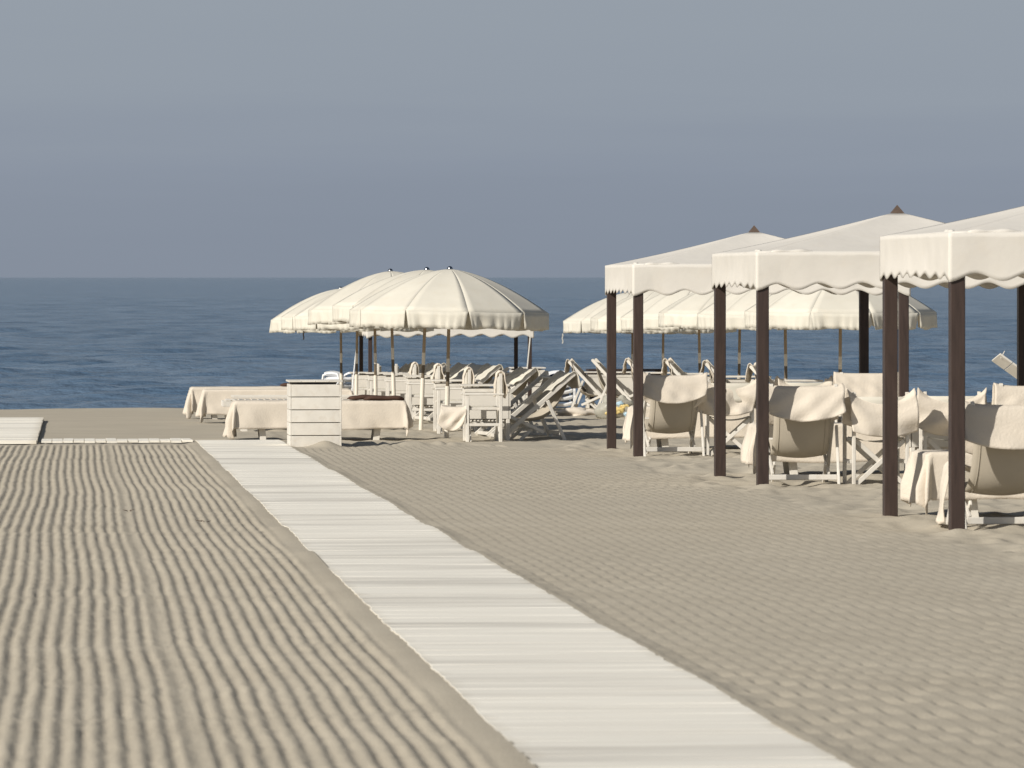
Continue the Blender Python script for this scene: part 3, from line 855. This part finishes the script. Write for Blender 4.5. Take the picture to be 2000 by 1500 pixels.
DIR_PATH = [(-0.335, 0.50), (-0.335, 0.66), (-0.325, 0.82), (-0.30, 0.94), (-0.255, 0.985), (-0.19, 0.95), (-0.165, 0.84), (-0.16, 0.70), (-0.155, 0.58)]
GDR = [('middle gazebo', 1, 1.24, 0.60, 'left'), ('middle gazebo', 1, 2.06, 0.95, 'right'), ('farthest right gazebo', 2, 1.22, 0.75, 'left'), ('farthest right gazebo', 2, 2.20, 1.4, 'right')]
for i, (w, gi, ox, oy, sid) in enumerate(GDR):
    x, y = GAZ_X + ox, GAZ_Y[gi] + oy
    rz = R([3, -4, -5, 4][i])
    place('director_chair', make_director, (x, y, gz(x, y)), rz, 'white folding armchair seen from behind, %s one of two in the %s' % (sid, w), 'armchair', 'folding armchairs under the gazebos')
    drape('towel', 0.70, DIR_PATH, 'cream towel slung over the folding armchair, %s one in the %s' % (sid, w), (x, y, gz(x, y)), rz,
          0.10 + 0.10 * (i % 2), 0.034, 1.3 + 0.4 * i, 1.1 + i * 2.1, 0.007, [-0.06, 0.08, 0.14, -0.05][i], 'towel', 'towels over chair backs', topdip=0.11)

# ------------------------------------------------------------------ cabinets
def make_cabinet():
    """low white cupboard on legs with an overhanging lid"""
    c = empty('cabinet')
    for sx in (-1, 1):
        for sy in (-1, 1):
            MB().box((sx * 0.29, sy * 0.19, 0.13), (0.05, 0.05, 0.34), 0.004).build('leg', M_WHITE, c)
    for sy, nm in ((-1, 'front_panel'), (1, 'back_panel')):
        MB().box((0, sy * 0.208, 0.515), (0.60, 0.02, 0.43), 0.003).build(nm, M_PANEL, c)
    for sx in (-1, 1):
        MB().box((sx * 0.318, 0, 0.515), (0.02, 0.438, 0.43), 0.003).build('side_panel', M_PANEL, c)
    MB().box((0, -0.2225, 0.700), (0.62, 0.009, 0.055), 0.002).build('trim', M_WHITE, c)
    MB().box((0, 0, 0.765), (0.74, 0.54, 0.026), 0.006).build('lid', M_WHITE, c)
    for k in range(12):
        MB().box((-0.275 + k * 0.05, 0, 0.275), (0.028, 0.40, 0.02), 0.002).build('shelf_slat', M_WHITE, c)
    return c

# ------------------------------------------------------------------ the two rows of parasol places
for i, y in enumerate(LU_Y):
    cx, cy = LU_X + 0.47, y - 1.02
    place('cabinet', make_cabinet, (cx, cy, gz(cx, cy)), R(rnd.uniform(-2, 2)), 'white cupboard table with overhanging lid beside the %s left parasol' % ORD[i], 'cabinet', 'cupboard tables beside the left parasols')
    cx, cy = LU_X + 0.36, y - 1.75
    place('director_chair', make_director, (cx, cy, gz(cx, cy)), R(90 + rnd.uniform(-3, 3)), 'white folding armchair side-on beside the %s left parasol' % ORD[i], 'armchair', 'folding armchairs beside the left parasols')
    if i < 4:
        drape('towel', 0.34, [(-0.30, 0.60), (-0.30, 0.80), (-0.275, 0.955), (-0.235, 0.985), (-0.185, 0.945), (-0.16, 0.80), (-0.15, 0.62)], 'cream towel hung on the folding armchair by the %s left parasol' % ORD[i],
              (cx, cy - 0.12, gz(cx, cy)), R(90), 0.3, 0.014, 2.0, 0.4 + i, 0.008, 0.05, 'towel', 'towels on the armchairs of the left group', topdip=0.06)
    for k, (ox, oy) in enumerate(((1.00, -0.42), (0.95, 1.05))):
        cx, cy = LU_X + ox - 0.02 * i + rnd.uniform(-0.06, 0.06), y + oy + rnd.uniform(-0.1, 0.1)
        drz = R(101 + rnd.uniform(-4, 4))
        place('reclined_deck_chair', lambda: make_deckchair((-0.62, 0.91)), (cx, cy, gz(cx, cy)), drz, 'reclined deck chair leaning right, %s one by the %s left parasol' % (('front', 'rear')[k], ORD[i]), 'deck chair', 'deck chairs of the left group')
        if k == 0 or i == 2:
            drape('towel', 0.72, [(-0.73, 0.72), (-0.71, 0.79), (-0.69, 0.88), (-0.66, 0.94), (-0.62, 0.955), (-0.57, 0.925), (-0.50, 0.87), (-0.38, 0.765), (-0.26, 0.665)],
                  'cream cloth over the top of the %s deck chair by the %s left parasol' % (('front', 'rear')[k], ORD[i]), (cx, cy, gz(cx, cy)), drz, 0.08, 0.014, 2.2 + 0.3 * i, 0.5 + 0.9 * i, 0.012, 0.0, 'towel', 'cloths on the deck chairs of the left group', topdip=0.03, m=M_CANVAS)
for i, y in enumerate(RU_Y):
    cx, cy = RU_X - 0.55, y + 0.70
    place('cabinet', make_cabinet, (cx, cy, gz(cx, cy)), R(rnd.uniform(-2, 2)), 'white cupboard table with overhanging lid beside the %s right parasol' % ORD[i], 'cabinet', 'cupboard tables beside the right parasols')
    cx, cy = RU_X - 0.80 + rnd.uniform(-0.06, 0.06), y + 0.15 + rnd.uniform(-0.2, 0.2)
    rz = R(-102 + rnd.uniform(-4, 4))
    place('deck_chair', make_deckchair, (cx, cy, gz(cx, cy)), rz, 'reclined deck chair leaning left beside the %s right parasol' % ORD[i], 'deck chair', 'deck chairs of the right group')
    if i != 4:
        drape('towel', 0.74, [(-0.545, 0.76), (-0.53, 0.86), (-0.515, 0.96), (-0.50, 1.02), (-0.47, 1.04), (-0.43, 1.005), (-0.40, 0.94), (-0.35, 0.77), (-0.32, 0.66)],
              'cream towel over the deck chair by the %s right parasol' % ORD[i], (cx, cy, gz(cx, cy)), rz, 0.1, 0.018, 2.2 + 0.3 * i, 0.9 * i, 0.012, 0.0, 'towel', 'towels on the deck chairs of the right group', topdip=0.05)

_cx, _cy = LU_X + 0.36, LU_Y[0] - 1.75
drape('towel', 0.36, [(-0.30, 0.15), (-0.31, 0.30), (-0.29, 0.44), (-0.255, 0.50), (-0.20, 0.505), (-0.10, 0.49), (0.0, 0.48)], 'cream towel hanging off the nearest side-on armchair, left of its legs',
      (_cx - 0.36, _cy + 0.02, gz(0, _cy)), R(-8), 0.25, 0.022, 1.7, 1.4, 0.010, 0.08)
# ------------------------------------------------------------------ sun loungers and their towels
LOUNG_L, LOUNG_W, LOUNG_H = 2.25, 0.66, 0.47
def make_lounger():
    """slatted wooden sun lounger, long side along X"""
    c = empty('sun_lounger')
    for sy in (-1, 1):
        MB().box((0, sy * (LOUNG_W / 2 - 0.018), LOUNG_H - 0.06), (LOUNG_L, 0.034, 0.085), 0.004).build('side_rail', M_WHITE, c)
        MB().box((0, sy * (LOUNG_W / 2 - 0.020), LOUNG_H + 0.045), (LOUNG_L - 0.3, 0.026, 0.035), 0.004).build('mattress_rail', M_WHITE, c)
    for sx in (-1, 1):
        MB().box((sx * (LOUNG_L / 2 - 0.02), 0, LOUNG_H - 0.06), (0.034, LOUNG_W - 0.076, 0.083), 0.004).build('end_rail', M_WHITE, c)
        for sy in (-1, 1):
            MB().beam((sx * (LOUNG_L / 2 - 0.34), sy * (LOUNG_W / 2 - 0.075), -0.05), (sx * (LOUNG_L / 2 - 0.28), sy * (LOUNG_W / 2 - 0.075), LOUNG_H - 0.03), 0.09, 0.05, 0.004).build('leg', M_WHITE, c)
        MB().box((sx * (LOUNG_L / 2 - 0.33), 0, 0.17), (0.04, LOUNG_W - 0.20, 0.05), 0.003).build('stretcher', M_WHITE, c)
    n = 22
    for k in range(n):
        x = -LOUNG_L / 2 + 0.09 + k * (LOUNG_L - 0.18) / (n - 1)
        MB().box((x, 0, LOUNG_H - 0.003), (0.072, LOUNG_W - 0.08, 0.02), 0.003).build('slat', M_WHITE, c)
    return c

def lounger_towel(label, loc, rz, L=2.3, W=0.68, top=0.545, drop=(0.36, 0.30), endl=0.42, endr=0.0, seed=0, start=None, wave=0.085):
    """towel lying lengthwise over a lounger; hangs over both sides and the ends"""
    x0 = -L / 2 if start is None else start; x1 = L / 2
    nu = 90; nv = 44
    tl = endl + (x1 - x0) + endr
    tw = drop[0] + W + drop[1]
    def fn(u, v):
        s = u * tl - endl; t = v * tw - drop[0]
        x = min(max(s, 0), x1 - x0) + x0
        oe = max(0, -s); og = max(0, s - (x1 - x0))
        y = min(max(t, 0), W) - W / 2
        of = max(0, -t) * (1 + 0.10 * float(vnoise(s * 1.6 + seed, 0.5, 811))); ob = max(0, t - W)
        # hanging parts: the corner cloth gathers into folds
        z = top
        hx = max(oe, og); hy = max(of, ob)
        sgx = -1 if oe else 1; sgy = -1 if of else 1
        if hx and hy:
            g = math.hypot(hx, hy); a = math.atan2(hy, hx)
            z = top - g * 0.97
            rr_ = 0.03 + 0.085 * (1 + math.sin(a * 6 + seed)) * min(1, g / 0.3) * 0.55
            x += sgx * rr_ * math.cos(a) * 1.0; y += sgy * rr_ * math.sin(a) * 1.0
        elif hx:
            z = top - hx; x += sgx * (0.018 + wave * 0.9 * hx / 0.4 * (0.6 + math.sin(y * 17 + seed)))
        elif hy:
            z = top - hy; q = 0.012 + wave * 0.45 * hy / 0.4 * (0.5 + math.sin(x * 5.3 + seed) * 0.5 + 0.7 * float(vnoise(x * 3 + hy * 2 + seed, hy * 3, 820)) + 0.35 * float(vnoise(x * 9 - hy * 5 + seed, hy * 4, 821)))
            y += sgy * q
        else:
            z = top + 0.006 * float(vnoise(x * 4 + seed, y * 6, 830)) - 0.01 * math.sin(math.pi * (y / W + 0.5))
        z = max(z, 0.02)
        return Vector((x, y, z))
    o = MB().grid(fn, nu, nv).build('towel', M_TOWEL, None, True, 0.007)
    o.location = loc; o.rotation_euler = (0, 0, rz)
    return tag(o, label, 'towel', 'towels over the loungers')

LX = 3.46
LROW = [(71.9, 'front'), (77.9, 'second'), (83.6, 'third'), (88.2, 'rearmost')]
for i, (y, w) in enumerate(LROW):
    x = LX - [0, 0.06, 0.12, 0.22][i]
    place('sun_lounger', make_lounger, (x, y, gz(x, y)), R([0, 0.6, -0.5, 0.4][i]), ['white sun lounger under a cream towel, front one left of the parasols', 'bare white sun lounger second from the front, left of the parasols', 'white sun lounger under a towel, third from the front', 'white sun lounger nearest the sea, rearmost of the four'][i], 'sun lounger', 'sun loungers left of the parasols')
lounger_towel('cream towel covering the front sun lounger down to its legs', (LX, 71.9, gz(0, 71.9)), 0, 2.36, 0.70, 0.545, (0.385, 0.25), 0.50, 0.36, 0.6)
lounger_towel('cream towel over the third sun lounger, hanging in a point at its left end', (LX - 0.12, 83.6, gz(0, 83.6)), R(-0.5), 2.36, 0.70, 0.55, (0.40, 0.25), 0.44, 0.2, 2.1)
lounger_towel('cream towel draped over the left end of the rearmost sun lounger', (LX - 0.22, 88.2, gz(0, 88.2)), R(0.4), 2.36, 0.70, 0.55, (0.42, 0.25), 0.46, 0.2, 4.4)

def cushion(label, loc, L, W, seed, rz=0.0):
    def fn(u, v):
        a = v * 2 * math.pi
        x = (u - 0.5) * L
        endt = max(0.12, 1 - (abs(2 * u - 1)) ** 9)
        return Vector((x, math.cos(a) * W / 2 * endt, 0.035 + (0.034 * abs(math.sin(a)) ** 0.55 * (1 if math.sin(a) > 0 else -1)) * endt + 0.010 * float(vnoise(u * 5 + seed, v, 860)) - 0.02 * (abs(2 * u - 1) ** 5)))
    o = MB().grid(fn, 30, 18).build('cushion', M_CUSH, None, True)
    o.location = loc; o.rotation_euler = (0, 0, rz)
    return tag(o, label, 'cushion', 'brown cushions on the loungers')
cushion('dark brown cushion on the front lounger, rear one of two', (LX + 0.70, 72.0, gz(0, 72) + 0.553), 0.60, 0.30, 1)
cushion('dark brown cushion on the front lounger, front one of two', (LX + 0.90, 71.68, gz(0, 72) + 0.553), 0.58, 0.28, 2, R(-1.5))
cushion('dark brown cushion lying on the rearmost lounger', (LX + 0.42, 88.2, gz(0, 88.2) + 0.555), 0.62, 0.34, 3)

# loungers lying crosswise behind the chairs of each gazebo
for i, gy in enumerate(GAZ_Y):
    x, y = GAZ_X + [1.50, 1.66, 1.55][i], gy + [3.55, 4.1, 3.9][i]
    nm = ['nearest', 'middle', 'farthest right'][i]
    place('sun_lounger', make_lounger, (x, y, gz(x, y)), R([1, -1, 0.5][i]), 'white sun lounger lying crosswise behind the chairs of the %s gazebo' % nm, 'sun lounger', 'sun loungers behind the gazebo chairs')
    lounger_towel('cream towel over the crosswise lounger of the %s gazebo, hanging at its left end' % nm, (x, y, gz(x, y)), R([1, -1, 0.5][i]), 2.36, 0.70, 0.55, (0.40, 0.25), 0.44, 0.1, 1.0 + i, None, 0.06)
_cx, _cy = GAZ_X + 0.47, GAZ_Y[0] + 0.72
drape('towel', 0.30, [(-0.10, 0.42), (0.12, 0.45), (0.30, 0.52), (0.38, 0.545), (0.42, 0.50), (0.445, 0.36), (0.46, 0.18), (0.47, 0.04)],
      'cream towel spilling off the left side of the nearest deck chair', (_cx, _cy + 0.05, gz(7, 41)), R(90), 0.05, 0.014, 1.6, 2.0, 0.012, 0.03)

# cupboards at the back of the two gazebos
for k, (x, y, lb) in enumerate(((GAZ_X + 2.42, GAZ_Y[1] + 3.9, 'white cupboard table behind the armchairs of the middle gazebo'), (GAZ_X + 3.15, GAZ_Y[1] + 3.6, 'white cupboard table at the right back of the middle gazebo'))):
    place('cabinet', make_cabinet, (x, y, gz(x, y) + 0.0), 0, lb, 'cabinet', 'cupboard tables at the middle gazebo')

# ------------------------------------------------------------------ white slatted bins
def make_bin(rows=5):
    c = empty('slatted_bin')
    W, D, H = 0.69, 0.62, 0.90
    hh = (H - 0.05) / rows
    for k in range(rows):
        z = 0.0 + hh * (k + 0.5) - 0.05 * 0
        MB().box((0, -D / 2, z), (W - 0.06, 0.022, hh - 0.010), 0.004).build('front_board', M_WHITE, c)
        for s in (-1, 1):
            MB().box((s * (W / 2 - 0.012), 0.012, z), (0.022, D - 0.02, hh - 0.010), 0.004).build('side_board', M_WHITE, c)
        for s in (-1, 1):
            MB().box((s * (W / 2 - 0.016), -D / 2 + 0.004, z), (0.030, 0.030, hh - 0.006), 0.004).build('corner_post', M_WHITE, c)
    MB().box((0, D / 2, H / 2), (W - 0.06, 0.02, H - 0.05), 0.003).build('back_board', M_WHITE, c)
    MB().box((0, 0, 0.40), (W - 0.08, D - 0.08, 0.78), 0).build('liner', M_DARK, c)
    for k in range(4):
        MB().box((-0.27 + k * 0.18, 0, H - 0.012), (0.177, D + 0.07, 0.024), 0.004).build('lid_board', M_WHITE, c)
    return c
place('slatted_bin', make_bin, (3.21, 68.0, gz(0, 68.0) - 0.02), R(0.8), 'tall white box of horizontal boards half buried at the end of the boardwalk', 'box', 'white board boxes')
place('slatted_bin', make_bin, (9.28, 104.3, gz(0, 104.3) - 0.03), R(-1), 'white box of horizontal boards far back beside the stacked chairs', 'box', 'white board boxes')

# ------------------------------------------------------------------ stacked plastic beach chairs
def make_low_chair():
    c = empty('plastic_chair')
    def seat(u, v):
        x = (2 * u - 1) * 0.235
        return Vector((x, -0.24 + 0.46 * v, 0.165 - 0.045 * (1 - (2 * u - 1) ** 2) - 0.02 * v + 0.02 * math.exp(-v * 7) * 0 ))
    MB().grid(seat, 14, 8).build('seat', M_PLASTIC, c, True, 0.022)
    def back(u, v):
        w = 2 * u - 1
        return Vector((w * (0.225 - 0.02 * v), 0.22 + 0.10 * v + 0.03 * (1 - w * w), 0.15 + 0.13 * v - 0.03 * w * w * v))
    MB().grid(back, 12, 8).build('backrest', M_PLASTIC, c, True, 0.018)
    def lip(u, v):
        w = 2 * u - 1
        return Vector((w * 0.24, -0.245 - 0.035 * (1 - w * w) + 0.02 * v, 0.168 - 0.045 * (1 - w * w) - 0.062 * v))
    MB().grid(lip, 14, 3).build('front_lip', M_PLASTIC, c, True, 0.012)
    for s in (-1, 1):
        b = MB()
        pts = [(-0.25, 0.01), (-0.27, 0.14), (-0.22, 0.235), (-0.05, 0.25), (0.12, 0.24), (0.25, 0.20), (0.30, 0.01)]
        for p, q in zip(pts[:-1], pts[1:]): b.beam((s * 0.275, p[0], p[1]), (s * 0.275, q[0], q[1]), 0.045, 0.035, 0.004, over=0.02)
        b.build('arm_frame', M_PLASTIC, c)
        MB().beam((s * 0.235, -0.05, 0.145), (s * 0.275, -0.05, 0.10), 0.30, 0.02, 0.003, side=(0, 1, 0)).build('seat_bracket', M_PLASTIC, c)
    return c
ORD5 = ['lowest', 'second from the bottom', 'middle', 'second from the top', 'topmost']
for k in range(5):
    x, y = 9.98, 104.6
    place('plastic_chair', make_low_chair, (x, y - 0.005 * k, gz(x, y) + k * 0.128), R(rnd.uniform(-1, 1)), 'white plastic beach chair, %s in the stack between the two parasol groups' % ORD5[k], 'plastic chair', 'stacked plastic chairs in the middle')
for k in range(5):
    x, y = 5.42, 103.0
    place('plastic_chair', make_low_chair, (x, y - 0.005 * k, gz(x, y) + k * 0.128), R(35 + rnd.uniform(-1, 1)), 'white plastic beach chair, %s in the stack behind the left parasols' % ORD5[k], 'plastic chair', 'stacked plastic chairs behind the left parasols')
nb = MB().ball((0, 0, 0), 0.2, (1.12, 0.9, 0.30), 18, 10).build('seat_pad', M_NAVY, None, True)
nb.location = (9.98, 104.55, gz(0, 104.6) + 5 * 0.128 + 0.05)
tag(nb, 'navy blue pad lying on the stack of white plastic chairs in the middle', 'pad')

# ------------------------------------------------------------------ dark wooden counters at the water
def make_counter():
    c = empty('counter_table')
    MB().box((0, 0, 0.83), (1.56, 0.70, 0.04), 0.005).build('top', M_BROWN, c)
    n = 11
    for k in range(n):
        MB().box((-0.63 + k * 0.126, -0.30, 0.58), (0.122, 0.02, 0.44), 0.002).build('front_plank', M_BROWN, c)
    for sx in (-1, 1):
        for sy in (-1, 1):
            MB().box((sx * 0.71, sy * 0.29, 0.38), (0.09, 0.09, 0.86), 0.004).build('leg', M_BROWN, c)
    return c
place('counter_table', make_counter, (11.45, 105.8, gz(0, 105.8) - 0.02), 0, 'dark brown plank counter by the water behind the right deck chairs', 'counter', 'dark wooden counters')
place('counter_table', make_counter, (6.45, 104.0, gz(0, 104) - 0.08), 0, 'dark brown plank counter by the water behind the left parasols', 'counter', 'dark wooden counters')

# ------------------------------------------------------------------ bag of beach toys and a heap of cloth
def lump(name, m, c, r, sc, seed, amp=0.25, parent=None, flat=True):
    def fn(u, v):
        a = u * 2 * math.pi; p = v * math.pi
        d = Vector((math.sin(p) * math.cos(a), math.sin(p) * math.sin(a), math.cos(p)))
        k = 1 + amp * float(vnoise(d.x * 2.3 + seed + 9, d.y * 2.3 + d.z * 1.9 + 4, 900)) + amp * 0.5 * float(vnoise(d.x * 5 + seed, d.z * 5 + d.y * 3, 901))
        q = Vector((d.x * sc[0], d.y * sc[1], d.z * sc[2])) * r * k + Vector(c)
        if flat: q.z = max(q.z, -0.01)
        return q
    return MB().grid(fn, 26, 18).build(name, m, parent, True)
tb = empty('toy_bag', (9.42, 88.2, gz(0, 88.2)))
tag(tb, 'clear bag of pale yellow and blue beach toys on the sand between two dark posts', 'bag')
lump('bag_skin', M_BAG, (0, 0, 0.12), 0.30, (1.15, 0.6, 0.85), 1.2, 0.30, tb)
for k, (x, y, z, r, m) in enumerate(((-0.14, -0.19, 0.08, 0.075, M_YELLOW), (-0.02, -0.21, 0.14, 0.07, M_YELLOW), (0.10, -0.19, 0.20, 0.06, M_YELLOW), (0.16, -0.20, 0.07, 0.06, M_BLUE), (0.02, -0.20, 0.25, 0.05, M_BLUE))):
    lump('toy', m, (x, y, z), r, (1.3, 0.5, 0.8), k * 3.3, 0.35, tb, False)
hp = lump('folded_cloth', M_TOWEL, (0, 0, 0.03), 0.22, (1.5, 0.7, 0.55), 6.1, 0.45)
hp.location = (9.05, 91.5, gz(0, 91.5)); tag(hp, 'crumpled pale cloth on the sand under the reclined chair at centre right', 'cloth')

# ------------------------------------------------------------------ raised sunshade board at the right edge
sb = empty('sunshade_board', (13.42, 74.0, gz(0, 74.0) - 0.14))
tag(sb, 'white tilted board with a thin rod, raised above the chairs at the right edge', 'sunshade')
for k in range(2):
    a = 0.62
    MB().box((0.14 + k * 0.235 * math.cos(a), 0.0, 1.205 - k * 0.235 * math.sin(a)), (0.225, 0.30, 0.03), 0.004, Matrix.Rotation(a, 4, 'Y') @ Matrix.Rotation(-0.42, 4, 'X')).build('board', M_WHITE, sb)
MB().beam((0.52, 0.0, -0.05), (0.52, 0.0, 0.95), 0.05, 0.05, 0.004).build('stand', M_WHITE, sb)
MB().tube((0.10, -0.1, 1.25), (0.16, -0.1, 1.36), 0.008, 0.006, 6).build('rod', M_WHITE, sb)

# ------------------------------------------------------------------ bits of driftwood on the raked sand
for k, (x, y, lb) in enumerate(((1.08, 42.2, 'tiny dry twig lying on the left raked sand beside the boardwalk'), (0.50, 44.6, 'tiny dark twig lying on the left raked sand away from the boardwalk'))):
    b = MB()
    for q in range(4):
        a = q * 1.3 + k; p = Vector((0.02 * math.cos(a), 0.05 * math.sin(a), 0.004 * q))
        b.tube(p, p + Vector((0.05 * math.cos(a + 0.6), 0.08 * math.sin(a + 0.6), 0.012)), 0.004, 0.002, 5)
    o = b.build('twig', M_CAP)
    o.location = (x, y, float(sand_height(np.array([[x]]), np.array([[y]]))[0, 0]) + 0.004)
    tag(o, lb, 'twig', 'twigs on the raked sand')
